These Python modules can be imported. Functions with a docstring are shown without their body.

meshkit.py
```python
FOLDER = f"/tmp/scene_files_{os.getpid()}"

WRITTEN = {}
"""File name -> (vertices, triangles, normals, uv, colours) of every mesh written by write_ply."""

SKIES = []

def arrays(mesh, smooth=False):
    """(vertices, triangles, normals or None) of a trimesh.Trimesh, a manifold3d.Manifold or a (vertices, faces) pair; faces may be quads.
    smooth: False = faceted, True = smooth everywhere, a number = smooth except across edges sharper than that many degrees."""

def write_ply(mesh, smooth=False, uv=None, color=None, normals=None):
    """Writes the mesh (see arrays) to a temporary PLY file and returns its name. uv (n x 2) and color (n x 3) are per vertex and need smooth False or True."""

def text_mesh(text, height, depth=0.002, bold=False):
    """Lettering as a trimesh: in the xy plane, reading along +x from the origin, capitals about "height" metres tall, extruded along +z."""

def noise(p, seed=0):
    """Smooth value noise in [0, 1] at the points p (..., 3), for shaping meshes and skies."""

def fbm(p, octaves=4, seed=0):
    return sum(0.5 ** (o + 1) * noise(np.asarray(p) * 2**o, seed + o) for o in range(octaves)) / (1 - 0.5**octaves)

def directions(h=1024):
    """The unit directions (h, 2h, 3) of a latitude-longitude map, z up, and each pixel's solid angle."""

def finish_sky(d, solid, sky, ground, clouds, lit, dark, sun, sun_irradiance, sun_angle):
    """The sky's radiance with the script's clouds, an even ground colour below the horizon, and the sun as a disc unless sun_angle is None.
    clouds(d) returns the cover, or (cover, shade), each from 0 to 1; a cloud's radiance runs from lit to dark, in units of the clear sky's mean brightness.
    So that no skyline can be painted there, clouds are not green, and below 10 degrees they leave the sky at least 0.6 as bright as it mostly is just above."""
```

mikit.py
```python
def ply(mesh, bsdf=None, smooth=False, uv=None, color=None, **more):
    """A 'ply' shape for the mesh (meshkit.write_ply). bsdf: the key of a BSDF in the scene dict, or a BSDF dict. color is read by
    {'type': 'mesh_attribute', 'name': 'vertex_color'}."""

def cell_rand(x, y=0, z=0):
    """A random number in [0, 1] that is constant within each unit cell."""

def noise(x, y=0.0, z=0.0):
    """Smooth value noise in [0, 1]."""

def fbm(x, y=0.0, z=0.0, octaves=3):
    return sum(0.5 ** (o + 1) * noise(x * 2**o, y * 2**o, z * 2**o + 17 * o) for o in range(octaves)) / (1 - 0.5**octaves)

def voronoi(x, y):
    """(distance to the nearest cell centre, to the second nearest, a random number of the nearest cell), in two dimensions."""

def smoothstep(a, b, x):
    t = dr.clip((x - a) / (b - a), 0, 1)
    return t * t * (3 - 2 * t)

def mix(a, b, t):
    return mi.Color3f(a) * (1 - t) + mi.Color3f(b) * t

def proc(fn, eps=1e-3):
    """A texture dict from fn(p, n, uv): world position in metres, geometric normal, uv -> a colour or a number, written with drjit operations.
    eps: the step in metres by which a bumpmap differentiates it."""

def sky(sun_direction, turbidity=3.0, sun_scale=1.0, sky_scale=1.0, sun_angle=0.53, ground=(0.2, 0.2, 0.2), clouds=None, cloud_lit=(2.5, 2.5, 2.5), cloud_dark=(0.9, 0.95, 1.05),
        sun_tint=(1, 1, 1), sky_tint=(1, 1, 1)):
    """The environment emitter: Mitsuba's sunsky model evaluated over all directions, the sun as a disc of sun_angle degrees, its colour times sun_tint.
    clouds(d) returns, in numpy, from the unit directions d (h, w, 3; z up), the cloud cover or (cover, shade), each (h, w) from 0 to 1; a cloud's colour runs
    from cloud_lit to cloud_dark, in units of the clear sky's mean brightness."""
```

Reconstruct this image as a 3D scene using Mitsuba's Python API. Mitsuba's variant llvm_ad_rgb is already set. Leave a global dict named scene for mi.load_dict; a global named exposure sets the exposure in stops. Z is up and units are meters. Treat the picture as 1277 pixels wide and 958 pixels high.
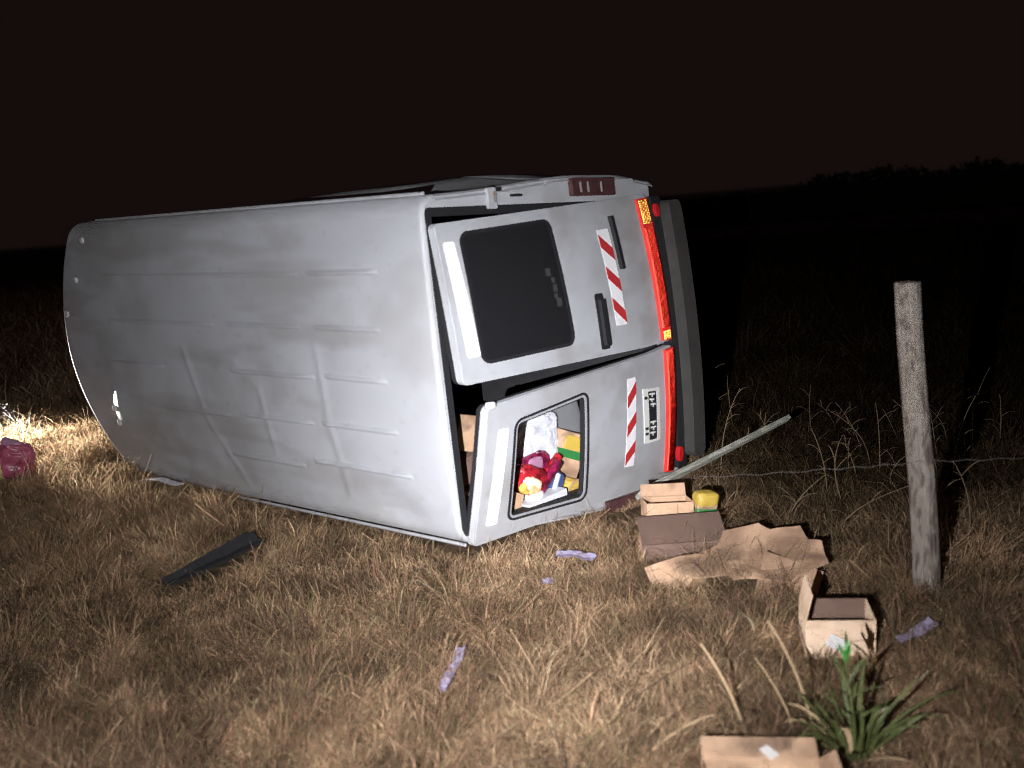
import math, random
import numpy as np, trimesh, drjit as dr, mitsuba as mi
import mikit, meshkit
from manifold3d import Manifold, CrossSection
from shapely.geometry import Polygon, LineString
from shapely.ops import unary_union

rng = np.random.default_rng(7)
T = mi.ScalarTransform4f
scene, labels = {}, {}

# ------------------------------------------------------------------ camera, sky, lamps
HC = 1.8165
FWD = np.array([0.0, 0.98084403, -0.19479472])
UP = np.array([0.08158897, 0.19414529, 0.97757396])
scene['camera'] = {'type': 'thinlens', 'fov': 60.26, 'fov_axis': 'x', 'near_clip': 0.05, 'far_clip': 400.0,
                   'aperture_radius': 0.011, 'focus_distance': 6.2,
                   'to_world': T().look_at(origin=[0, 0, HC], target=[0, FWD[1], HC + FWD[2]], up=UP.tolist())}
exposure = 0.0
scene['sky'] = mikit.sky([0.3, 0.8, 0.15], turbidity=3, sun_scale=0.0, sky_scale=0.082, clouds=lambda d: 1.0, cloud_lit=(1.75, 0.95, 0.92))
# a helper's torch held beside the camera: a broad glow and the bright core of its beam, aimed low at the corner of the wreck
EYE = [-0.42, 0.05, HC - 0.22]
scene['torch_core'] = {'type': 'spot', 'intensity': {'type': 'rgb', 'value': [104, 103, 107]}, 'cutoff_angle': 20.5, 'beam_width': 2.0,
                       'to_world': T().look_at(origin=EYE, target=[0.10, 4.6, 0.26], up=[0, 0, 1])}
scene['torch_glow'] = {'type': 'spot', 'intensity': {'type': 'rgb', 'value': [95, 94, 97]}, 'cutoff_angle': 56.0, 'beam_width': 6.0,
                       'to_world': T().look_at(origin=EYE, target=[-0.25, 4.6, 0.80], up=[0, 0, 1])}
# headlight of another vehicle beyond the left edge, shining along the far side of the roof
scene['headlight'] = {'type': 'spot', 'intensity': {'type': 'rgb', 'value': [262, 268, 252]}, 'cutoff_angle': 27.0, 'beam_width': 8.0,
                      'to_world': T().look_at(origin=[-5.55, 9.30, 0.30], target=[-3.85, 7.30, 0.05], up=[0, 0, 1])}

# ------------------------------------------------------------------ materials
def ref(k):
    return {'type': 'ref', 'id': k}

def C(*v):
    return {'type': 'rgb', 'value': list(v)}

def pri(name, col, rough=0.5, twosided=True, **kw):
    b = {'type': 'principled', 'base_color': col if isinstance(col, dict) else C(*col), 'roughness': rough, **kw}
    scene[name] = {'type': 'twosided', 'bsdf': b} if twosided else b
    return name

def paint_fn(p, n, uv):
    d = mikit.fbm(p.x * 2.3, p.y * 2.3, p.z * 2.3, 4)
    g = mikit.fbm(p.x * 14, p.y * 14, p.z * 14 + 5, 3)
    c = mikit.mix((0.435, 0.45, 0.475), (0.365, 0.372, 0.38), mikit.smoothstep(0.40, 0.72, d))
    a = (p.x + 0.344) * -0.7306 + (p.y - 4.289) * 0.6828          # along the van
    b = (p.x + 0.344) * 0.6828 + (p.y - 4.289) * 0.7306
    sm = mikit.smoothstep(0.5, 0.75, mikit.fbm(a * 0.9 + 7, p.z * 5.0, b * 3, 4))
    c = mikit.mix(c, (0.25, 0.235, 0.22), sm * 0.42)
    low = mikit.smoothstep(0.55, 0.0, p.z + (g - 0.5) * 0.5) * 0.18
    c = mikit.mix(c, (0.22, 0.19, 0.15), low)
    spot = mikit.smoothstep(0.66, 0.82, mikit.fbm(p.x * 17, p.y * 17, p.z * 17, 3))
    return mikit.mix(c, (0.20, 0.17, 0.14), spot * 0.10)

pri('van_paint', mikit.proc(paint_fn), 0.55, specular=0.4, clearcoat=0.12, clearcoat_gloss=0.6)
pri('rusty_steel', mikit.proc(lambda p, n, uv: mikit.mix((0.25, 0.17, 0.11), (0.30, 0.29, 0.28), mikit.smoothstep(0.4, 0.6, mikit.fbm(p.x * 40, p.y * 40, p.z * 40)))), 0.6)
pri('black_rubber', (0.012, 0.012, 0.014), 0.7)
pri('tail_glint', (0.3, 0.28, 0.28), 0.2)
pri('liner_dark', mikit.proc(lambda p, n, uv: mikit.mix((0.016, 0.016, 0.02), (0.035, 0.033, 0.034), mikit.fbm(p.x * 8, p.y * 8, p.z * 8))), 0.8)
pri('black_plastic', (0.02, 0.02, 0.022), 0.45)
pri('bumper_plastic', mikit.proc(lambda p, n, uv: mikit.mix((0.060, 0.058, 0.053), (0.040, 0.037, 0.036), mikit.fbm(p.x * 7, p.y * 7, p.z * 7))), 0.65)
pri('tinted_glass', (0.016, 0.016, 0.018), 0.12, specular=0.5)
pri('white_reflector', (0.95, 0.95, 0.95), 0.4)
pri('tape_white', (0.92, 0.92, 0.94), 0.4)
pri('tape_red', mikit.proc(lambda p, n, uv: mikit.mix((0.62, 0.045, 0.045), (0.42, 0.03, 0.035), mikit.fbm(p.x * 20, p.y * 20, p.z * 20))), 0.4)
pri('red_reflector', mikit.proc(lambda p, n, uv: mikit.mix((0.98, 0.06, 0.045), (0.80, 0.03, 0.03), mikit.fbm(p.x * 9, p.y * 9, p.z * 9))), 0.3)
pri('red_lens', (0.55, 0.02, 0.025), 0.15)
pri('amber_lens', mikit.proc(lambda p, n, uv: mikit.mix((0.98, 0.55, 0.10), (0.97, 0.26, 0.03), mikit.smoothstep(0.35, 0.65, mikit.fbm(p.x * 38, p.y * 38, p.z * 38)))), 0.15)
pri('tail_lens', mikit.proc(lambda p, n, uv: mikit.mix((0.06, 0.022, 0.025), (0.10, 0.05, 0.05), mikit.fbm(p.x * 30, p.y * 30, p.z * 30))), 0.12)
scene['chrome'] = {'type': 'twosided', 'bsdf': {'type': 'roughconductor', 'material': 'Al', 'alpha': 0.12}}
pri('clear_lens', (0.75, 0.75, 0.72), 0.1, clearcoat=1.0)
pri('plate_white', (0.80, 0.80, 0.76), 0.4)
pri('plate_black', (0.02, 0.022, 0.028), 0.4)
pri('tyre_rubber', (0.025, 0.025, 0.026), 0.8)
pri('rim_steel', (0.22, 0.22, 0.23), 0.4, metallic=0.6)
pri('grey_trim', (0.35, 0.36, 0.38), 0.35)
pri('label_grey', (0.045, 0.048, 0.046), 0.6)

def cardboard_fn(p, n, uv):
    f = mikit.fbm(p.x * 7, p.y * 7, p.z * 7, 4)
    g = mikit.noise(p.x * 160, p.y * 160, p.z * 40)
    c = mikit.mix((0.56, 0.37, 0.24), (0.34, 0.215, 0.14), mikit.smoothstep(0.38, 0.66, f))
    c = mikit.mix(c, (0.19, 0.125, 0.085), mikit.smoothstep(0.60, 0.70, mikit.fbm(p.x * 4 + 3, p.y * 4, p.z * 6 + 1, 4)) * 0.7)
    return c * (0.92 + 0.12 * g)
pri('cardboard', mikit.proc(cardboard_fn), 0.85, specular=0.2)
pri('cardboard_pale', mikit.proc(lambda p, n, uv: mikit.mix((0.80, 0.60, 0.43), (0.62, 0.44, 0.30), mikit.smoothstep(0.4, 0.75, mikit.fbm(p.x * 11, p.y * 11, p.z * 11)))), 0.85, specular=0.2)
pri('cardboard_dark', mikit.proc(lambda p, n, uv: mikit.mix((0.20, 0.13, 0.10), (0.13, 0.085, 0.07), mikit.fbm(p.x * 10, p.y * 10, p.z * 10))), 0.9, specular=0.2)
pri('print_yellow', (0.50, 0.35, 0.06), 0.5)
pri('print_green', (0.025, 0.17, 0.04), 0.5)
pri('label_white', (0.75, 0.74, 0.72), 0.5)
pri('white_plastic', mikit.proc(lambda p, n, uv: mikit.mix((0.74, 0.76, 0.82), (0.56, 0.58, 0.64), mikit.fbm(p.x * 12, p.y * 12, p.z * 12))), 0.35)
pri('grey_plastic', (0.23, 0.235, 0.245), 0.4)
pri('magenta_plastic', mikit.proc(lambda p, n, uv: mikit.mix(mikit.mix((0.26, 0.014, 0.065), (0.07, 0.006, 0.022), mikit.smoothstep(0.35, 0.65, mikit.fbm(p.x * 25, p.y * 25, p.z * 25))), (0.55, 0.35, 0.42), mikit.smoothstep(0.68, 0.74, mikit.fbm(p.x * 18 + 9, p.y * 18, p.z * 30)))), 0.22)
pri('pale_magenta', (0.40, 0.20, 0.32), 0.3)
pri('pink_plastic', mikit.proc(lambda p, n, uv: mikit.mix((0.58, 0.16, 0.25), (0.26, 0.02, 0.07), mikit.fbm(p.x * 20, p.y * 20, p.z * 20))), 0.35)
pri('red_pack', mikit.proc(lambda p, n, uv: mikit.mix((0.42, 0.018, 0.028), (0.14, 0.008, 0.014), mikit.smoothstep(0.4, 0.65, mikit.fbm(p.x * 28, p.y * 28, p.z * 28)))), 0.22)
pri('yellow_pack', mikit.proc(lambda p, n, uv: mikit.mix((0.66, 0.47, 0.10), (0.50, 0.28, 0.06), mikit.smoothstep(0.4, 0.7, mikit.fbm(p.x * 30, p.y * 30, p.z * 30)))), 0.4)
pri('cream_pack', mikit.proc(lambda p, n, uv: mikit.mix((0.92, 0.82, 0.62), (0.85, 0.42, 0.16), mikit.smoothstep(0.45, 0.7, mikit.fbm(p.x * 30, p.y * 30, p.z * 30)))), 0.3)
pri('blue_pack', (0.05, 0.08, 0.20), 0.35)
pri('lavender_plastic', mikit.proc(lambda p, n, uv: mikit.mix((0.33, 0.29, 0.41), (0.20, 0.16, 0.22), mikit.smoothstep(0.4, 0.6, mikit.fbm(p.x * 45, p.y * 45, p.z * 45)))), 0.35)
pri('pale_yellow', (0.72, 0.70, 0.30), 0.4)

def post_fn(p, n, uv):
    ang = dr.atan2(p.y - 3.61, p.x - (1.75 - 0.066 * p.z))
    g = mikit.fbm(ang * 3.0 + 2.0 * mikit.noise(p.z * 9), p.z * 11.0, 3.0, 4)
    k = mikit.fbm(p.x * 34, p.y * 34, p.z * 22, 3)
    c = mikit.mix((0.25, 0.215, 0.185), (0.125, 0.10, 0.085), mikit.smoothstep(0.42, 0.66, g))
    return mikit.mix(c, (0.31, 0.275, 0.24), mikit.smoothstep(0.5, 0.7, k) * 0.6)
def post_bump(p, n, uv):
    ang = dr.atan2(p.y - 3.61, p.x - (1.75 - 0.066 * p.z))
    return 0.6 * mikit.fbm(ang * 6.0, p.z * 8.0, 3.0, 4) + 0.4 * mikit.fbm(ang * 14.0, p.z * 5.0, 7.0, 3)
scene['weathered_post'] = {'type': 'twosided', 'bsdf': {'type': 'bumpmap', 'arbitrary': mikit.proc(post_bump), 'scale': 0.012,
    'bsdf': {'type': 'principled', 'base_color': mikit.proc(post_fn), 'roughness': 0.9, 'specular': 0.2}}}
def board_fn(p, n, uv):
    a = (p.x - 0.8) * 0.67 + (p.y - 5.3) * 0.74
    b = (p.x - 0.8) * 0.74 - (p.y - 5.3) * 0.67
    g = mikit.fbm(a * 2.0, b * 60, p.z * 60, 3)
    return mikit.mix((0.44, 0.44, 0.38), (0.25, 0.255, 0.21), mikit.smoothstep(0.35, 0.65, g))
pri('grey_board', mikit.proc(board_fn), 0.85, specular=0.2)
pri('fence_wire', (0.10, 0.09, 0.085), 0.7)
def soil_fn(p, n, uv):
    f = mikit.fbm(p.x * 1.1, p.y * 1.1, 0.0, 3)
    g = mikit.fbm(p.x * 19, p.y * 19, 1.0, 3)
    c = mikit.mix((0.125, 0.085, 0.055), (0.070, 0.052, 0.034), mikit.smoothstep(0.35, 0.65, g))
    return mikit.mix(c, (0.20, 0.145, 0.092), mikit.smoothstep(0.45, 0.75, f) * 0.6)
scene['soil'] = {'type': 'diffuse', 'reflectance': mikit.proc(soil_fn)}
scene['grass_blades'] = {'type': 'principledthin', 'base_color': {'type': 'mesh_attribute', 'name': 'vertex_color'}, 'roughness': 0.8, 'diff_trans': 0.6, 'spec_trans': 0.0}
pri('weed_leaf', mikit.proc(lambda p, n, uv: mikit.mix((0.042, 0.060, 0.018), (0.115, 0.130, 0.042), mikit.fbm(p.x * 18, p.y * 18, p.z * 18))), 0.5, specular=0.3)
pri('fresh_leaf', (0.07, 0.27, 0.05), 0.45, specular=0.3)
pri('dry_stem', mikit.proc(lambda p, n, uv: mikit.mix((0.50, 0.36, 0.21), (0.34, 0.24, 0.14), mikit.fbm(p.x * 30, p.y * 30, p.z * 30))), 0.8, specular=0.2)
pri('dark_stem', (0.20, 0.145, 0.09), 0.9, specular=0.2)
pri('brown_twig', (0.10, 0.068, 0.048), 0.9, specular=0.2)
pri('hedge_leaf', (0.05, 0.06, 0.035), 0.9, specular=0.1)

# ------------------------------------------------------------------ helpers
def put(key, mesh, bsdf, smooth=False, **kw):
    k, i = key, 0
    while k in scene:
        i += 1
        k = '%s_%03d' % (key, i)
    scene[k] = mikit.ply(mesh, bsdf, smooth=smooth, **kw)
    return k

def say(key, label, cat=None, group=None, kind=None):
    d = labels.setdefault(key, {})
    if label: d['label'] = label
    if cat: d['category'] = cat
    if group: d['group'] = group
    if kind: d['kind'] = kind

def mesh_of(m):
    x = m.to_mesh()
    return trimesh.Trimesh(x.vert_properties[:, :3].astype(float), x.tri_verts, process=False)

def cat(ms):
    return trimesh.util.concatenate(ms)

def rotz(a):
    return np.array([[math.cos(a), -math.sin(a), 0], [math.sin(a), math.cos(a), 0], [0, 0, 1.0]])
def rotx(a):
    return np.array([[1, 0, 0], [0, math.cos(a), -math.sin(a)], [0, math.sin(a), math.cos(a)]])
def roty(a):
    return np.array([[math.cos(a), 0, math.sin(a)], [0, 1, 0], [-math.sin(a), 0, math.cos(a)]])

def moved(m, R=np.eye(3), t=(0, 0, 0)):
    m = m.copy()
    m.vertices = np.asarray(m.vertices) @ np.asarray(R).T + np.asarray(t, float)
    return m

def rbox(sx, sy, sz, r=0.006, n=8):
    """box with rounded edges, centred"""
    s = Manifold.sphere(r, n)
    hs = [s.translate([x * (sx / 2 - r), y * (sy / 2 - r), z * (sz / 2 - r)]) for x in (-1, 1) for y in (-1, 1) for z in (-1, 1)]
    return mesh_of(Manifold.batch_hull(hs))

def tube(pts, rad, sides=6):
    p = np.asarray(pts, float)
    rad = np.broadcast_to(rad, (len(p),))
    t = np.gradient(p, axis=0); t /= np.linalg.norm(t, axis=1, keepdims=True) + 1e-12
    a = np.cross(t, np.where(np.abs(t[:, 2:]) < 0.9, [0, 0, 1.0], [1.0, 0, 0])); a /= np.linalg.norm(a, axis=1, keepdims=True)
    b = np.cross(t, a); an = np.arange(sides) * 2 * np.pi / sides
    v = (p[:, None] + rad[:, None, None] * (np.cos(an)[None, :, None] * a[:, None] + np.sin(an)[None, :, None] * b[:, None])).reshape(-1, 3)
    f = []
    n = len(p)
    for i in range(n - 1):
        for j in range(sides):
            k = (j + 1) % sides
            f += [[i * sides + j, i * sides + k, (i + 1) * sides + k], [i * sides + j, (i + 1) * sides + k, (i + 1) * sides + j]]
    v = np.vstack([v, p[:1], p[-1:]])
    for j in range(sides):
        k = (j + 1) % sides
        f += [[n * sides, k, j], [n * sides + 1, (n - 1) * sides + j, (n - 1) * sides + k]]
    return trimesh.Trimesh(v, f, process=False)

def lump(size, seed, rough=0.18, freq=3.0, power=0.6, sub=4):
    """a soft crumpled pack: super-ellipsoid with folds"""
    m = trimesh.creation.icosphere(subdivisions=sub)
    v = np.array(m.vertices)
    v = np.sign(v) * np.abs(v) ** power
    f = meshkit.fbm(v * freq + seed * 7.3, 3, seed) - 0.5
    g = np.abs(meshkit.fbm(v * freq * 1.7 + seed * 3.1 + 40, 2, seed + 1) - 0.5)           # sharp folds
    f = f - 1.3 * np.maximum(.12 - g, 0) * (rough > .05)
    v = v * (1 + rough * 2 * f[:, None]) * (np.asarray(size) / 2)
    m.vertices = v
    return m

def ground_z(x, y):
    x, y = np.asarray(x, float), np.asarray(y, float)
    p = np.stack([x * 0.8, y * 0.8, x * 0 + 3.0], -1)
    q = np.stack([x * 3.1, y * 3.1, x * 0 + 9.0], -1)
    near = np.exp(-(np.maximum(np.hypot(x + .2, y - 5.6) - 1.6, 0) / .8) ** 2)
    g = (meshkit.fbm(p, 3, 4) - 0.5) * 0.10 + (meshkit.fbm(q, 2, 5) - 0.5) * 0.035 - 0.02
    return g * (1 - .75 * near) - .015 * near - .045 * np.exp(-((x - .6) ** 2 + (y - 5.2) ** 2) / .35) - .35 * S((y - 4.6) / 3.5) * S((x - 1.0) / 1.6)

# ------------------------------------------------------------------ the wreck: nominal frame (u roof->wheels, v lower side->upper side, l rear->front)
W, TT, H0, L0 = 2.0, 0.08, 1.3926, 4.0511
VO = np.array([-0.34426865, 4.2890912, 0.0])
VM = np.array([[0.68276835, 0, -0.73063492], [0.73063492, 0, 0.68276835], [0, 1, 0]])
BENT = dict(A=((0, 1, 0), (-0.017, -0.006, 0.017)), B=((0, 0, 0), (0.02, 0.052, -0.006)), C=((1, 1, 0), (-0.033, -0.033, 0.025)),
            D=((1, 0, 0), (0.039, -0.062, -0.059)), E=((0, 1, 1), (-0.004, 0.073, 0.025)), F=((0, 0, 1), (0.025, -0.163, -0.075)))

def van(q):
    q = np.asarray(q, float)
    a, b, c = np.clip(q[..., 0] / H0, 0, 1.15), np.clip(q[..., 1] / W, 0, 1), np.clip(q[..., 2] / L0, 0, 1.1)
    D = 0
    for (i, j, m), d in BENT.values():
        w = (a if i else 1 - a) * (b if j else 1 - b) * ((c if m else 1 - c) if i == 0 else 1)
        D = D + w[..., None] * np.array(d)
    return VO + (q + D) @ VM.T

def S(x):
    x = np.clip(x, 0, 1)
    return x * x * (3 - 2 * x)

def side_v(u, l, top):
    k = TT * S(np.asarray(u) / 1.25) - 0.05 * S((np.asarray(u) - 1.6) / 0.5)
    if top:
        l = np.asarray(l)
        return W - TT + k * (1 - 0.6 * S((l - 1.0) / 1.8)) + .055 * S(np.asarray(u) / .5) * S(l / .7) * (1 - S((l - 1.0) / 1.7))
    return TT - k

def lfront(v):
    v = np.asarray(v)
    return 4.66 - np.where(v > 1, 0.50, 0.80) * np.abs((v - 1.0) / 0.9) ** 2.0

RIBS = [(1.83, .06, 1.7, .5), (1.54, 1.08, 3.72, 1), (1.545, .37, 1.0, 1), (1.235, 2.1, 3.75, 1), (1.24, 1.14, 1.97, 1), (1.24, .40, 1.02, 1),
        (0.94, 2.9, 3.8, 1), (0.95, 1.07, 2.02, 1), (0.96, .40, .99, 1), (0.66, 2.05, 3.3, .8), (0.675, 1.14, 1.92, 1), (0.68, .36, 1.08, 1), (0.40, 1.3, 2.2, 1), (0.44, .30, 1.22, 1)]
CREASES = [((1.06, 2.60), (0.62, 2.42), (0.20, 2.05)), ((1.12, 1.02), (0.70, 1.0), (0.28, 0.90)), ((1.0, 1.95), (0.86, 1.7), (0.45, 1.62))]

def seg_dist(v, l, a, b):
    av = np.array([b[0] - a[0], b[1] - a[1]])
    t = np.clip(((v - a[0]) * av[0] + (l - a[1]) * av[1]) / (av @ av), 0, 1)
    return np.hypot(v - a[0] - t * av[0], l - a[1] - t * av[1])

def roof_height(v, l):
    h = np.zeros_like(v)
    for rv, a, b, k in RIBS:
        d = np.hypot(v - rv, np.maximum(np.maximum(a + .02 - l, l - b + .02), 0))
        h += 0.017 * k * (1 - S((d - .006) / .009)) * S((np.minimum(l - a, b - l) + .02) / .12)
        for e in (a, b):                                   # the pressed-in ends
            d = np.hypot(v - rv, l - e)
            h -= 0.003 * k * np.exp(-(d / .014) ** 2)
    for c in CREASES:
        d = np.minimum(seg_dist(v, l, c[0], c[1]), seg_dist(v, l, c[1], c[2]))
        h += 0.007 * np.exp(-(d / .036) ** 2) - 0.007 * np.exp(-(d / .16) ** 2)
    p = np.stack([v * 1.5, l * 1.1, v * 0 + 2.0], -1)
    h += (meshkit.fbm(p, 2, 11) - 0.5) * 0.030
    h += 0.032 * np.exp(-(((v - .62) / .16) ** 2 + ((l - 3.75) / .16) ** 2))  # bulge added so the headlight leaves a glow here
    h -= 0.05 * np.exp(-(((v - .16) / .16) ** 2 + ((l - .50) / .22) ** 2))   # pushed in near the lower corner
    return h

def grid_mesh(V, closed_thick=0.0):
    """V (n, m, 3) -> trimesh; with thickness an inner skin and a rim"""
    n, m = V.shape[:2]
    idx = np.arange(n * m).reshape(n, m)
    q = np.stack([idx[:-1, :-1], idx[1:, :-1], idx[1:, 1:], idx[:-1, 1:]], -1).reshape(-1, 4)
    f = np.vstack([q[:, [0, 1, 2]], q[:, [0, 2, 3]]])
    M = trimesh.Trimesh(V.reshape(-1, 3), f, process=False)
    if not closed_thick:
        return M
    nrm = np.array(M.vertex_normals)
    inner = M.vertices - nrm * closed_thick
    k = n * m
    rim = np.concatenate([idx[0, :], idx[1:, -1], idx[-1, -2::-1], idx[-2::-1, 0]])
    r = np.stack([rim[:-1], rim[1:], rim[1:] + k, rim[:-1] + k], -1)
    f2 = np.vstack([f, f[:, ::-1] + k, r[:, [0, 2, 1]], r[:, [0, 3, 2]]])
    return trimesh.Trimesh(np.vstack([M.vertices, inner]), f2, process=False)

# roof panel
RC = 0.10
pr = []                                                   # profile (u, v, outward u, outward v)
for a in np.linspace(0, 90, 9):
    pr.append((RC - RC * math.sin(math.radians(a)), TT + RC - RC * math.cos(math.radians(a)), -math.sin(math.radians(a)), -math.cos(math.radians(a))))
for v in np.linspace(TT + RC, W - TT - RC, 300)[1:-1]:
    pr.append((0.0, v, -1, 0))
for a in np.linspace(90, 0, 9):
    pr.append((RC - RC * math.sin(math.radians(a)), W - TT - RC + RC * math.cos(math.radians(a)), -math.sin(math.radians(a)), math.cos(math.radians(a))))
pr = np.array(pr)
tl = np.concatenate([0.045 * (1 - np.cos(np.linspace(0, np.pi / 2, 7))), np.linspace(0.045, 0.955, 420)[1:], ])
def roof_grid():
    n = len(pr)
    lf = lfront(pr[:, 1])
    # t runs 0..1; the last part rolls over the front edge
    ts = np.concatenate([np.array([0, .0012, .003, .0055, .0085]), np.linspace(.012, .93, 400), np.linspace(.94, 1, 14)])
    l = ts[None, :] * lf[:, None]
    U = np.repeat(pr[:, :1], len(ts), 1); V = np.repeat(pr[:, 1:2], len(ts), 1)
    r = .022
    d = r - np.sqrt(np.maximum(r * r - np.maximum(r - l, 0) ** 2, 0))
    rf = .06
    e = np.maximum(rf - (lf[:, None] - l), 0)
    d2 = rf - np.sqrt(np.maximum(rf * rf - e * e * .98, 0))
    h = roof_height(V, l)
    flat = S(np.minimum(V - TT - .03, W - TT - .03 - V) / .12)
    ends = S(l / .12) * S((lf[:, None] - l) / .25)
    crown = 0.018 * (1 - (V - 1) ** 2)
    off = h * flat * ends + crown * flat - d - d2
    U = U + off * pr[:, 2:3]; V = V + (-d - d2 * .3) * pr[:, 3:4]
    return np.stack([U, V, l], -1)
RG = roof_grid()
m = grid_mesh(van(RG))
if (np.array(m.face_normals).mean(0) @ VM[:, 0]) > 0: m.invert()
V3 = np.array(m.vertices).reshape(RG.shape)
m = grid_mesh(V3, 0.004) if (np.array(grid_mesh(V3).face_normals).mean(0) @ VM[:, 0]) < 0 else grid_mesh(V3[::-1], 0.004)
put('van__roof', m, 'van_paint', smooth=40)
say('van', 'grey white high roof van lying on its side in the grass with sprung rear doors', 'van')
say('van__roof', 'ribbed grey roof panel with dents and creases')

# the two side panels
for top in (False, True):
    u = np.linspace(RC, 2.02, 60); l = np.linspace(0.0, 3.98, 120)
    U, Lg = np.meshgrid(u, l, indexing='ij')
    d = .03 - np.sqrt(np.maximum(.03 ** 2 - np.maximum(.03 - Lg, 0) ** 2, 0))
    Vv = side_v(U, Lg, top) + (-d if top else d) + (0.02 if top else -0.02) * (meshkit.fbm(np.stack([U * 1.5, Lg * 1.2, U * 0 + top * 5], -1), 2, 3) - .5)
    Vv += (1 if top else -1) * -0.012 * np.exp(-((U - .95) / .02) ** 2)          # pressed swage line
    # wheel arches
    keep = np.ones_like(U, bool)
    P = van(np.stack([U, Vv, Lg], -1))
    M = grid_mesh(P)
    up = np.array(M.face_normals).mean(0)[2]
    if (up > 0) != top: P = P[::-1]
    put('van__side_panel', grid_mesh(P, 0.004), 'van_paint', smooth=40)
    # drip rail along the roof edge
    ll = np.linspace(.02, 3.72, 60)
    vv = np.full_like(ll, (W - TT - .012) if top else (TT + .012)) 
    rail = tube(van(np.stack([np.full_like(ll, .045), vv + (.016 if top else -.016), ll], -1)), .010, 6)
    put('van__drip_rail', rail, 'van_paint', smooth=60)

# section polygon of the body
def section(inset=0.0, u1=2.0):
    pts = [(RC - RC * math.sin(a), TT + RC - RC * math.cos(a)) for a in np.linspace(0, np.pi / 2, 6)]
    pts += [(RC - RC * math.sin(a), W - TT - RC + RC * math.cos(a)) for a in np.linspace(np.pi / 2, 0, 6)]
    us = np.linspace(.2, u1, 14)
    pts += [(u, float(side_v(u, 0, True))) for u in us] + [(u, float(side_v(u, 0, False))) for u in us[::-1]]
    return Polygon(pts).buffer(-inset)

def extr(poly, l0, l1, fn=van, edge=.08):
    m = trimesh.creation.extrude_polygon(poly, l1 - l0, engine='earcut')
    v, f = trimesh.remesh.subdivide_to_size(m.vertices, m.faces, edge, max_iter=12)
    v = v + [0, 0, l0]
    m = trimesh.Trimesh(fn(v), f, process=False)
    m.merge_vertices()
    return m

def rrect(u0, v0, u1, v1, r):
    return Polygon([(u0, v0), (u1, v0), (u1, v1), (u0, v1)]).buffer(-r).buffer(r)

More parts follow.
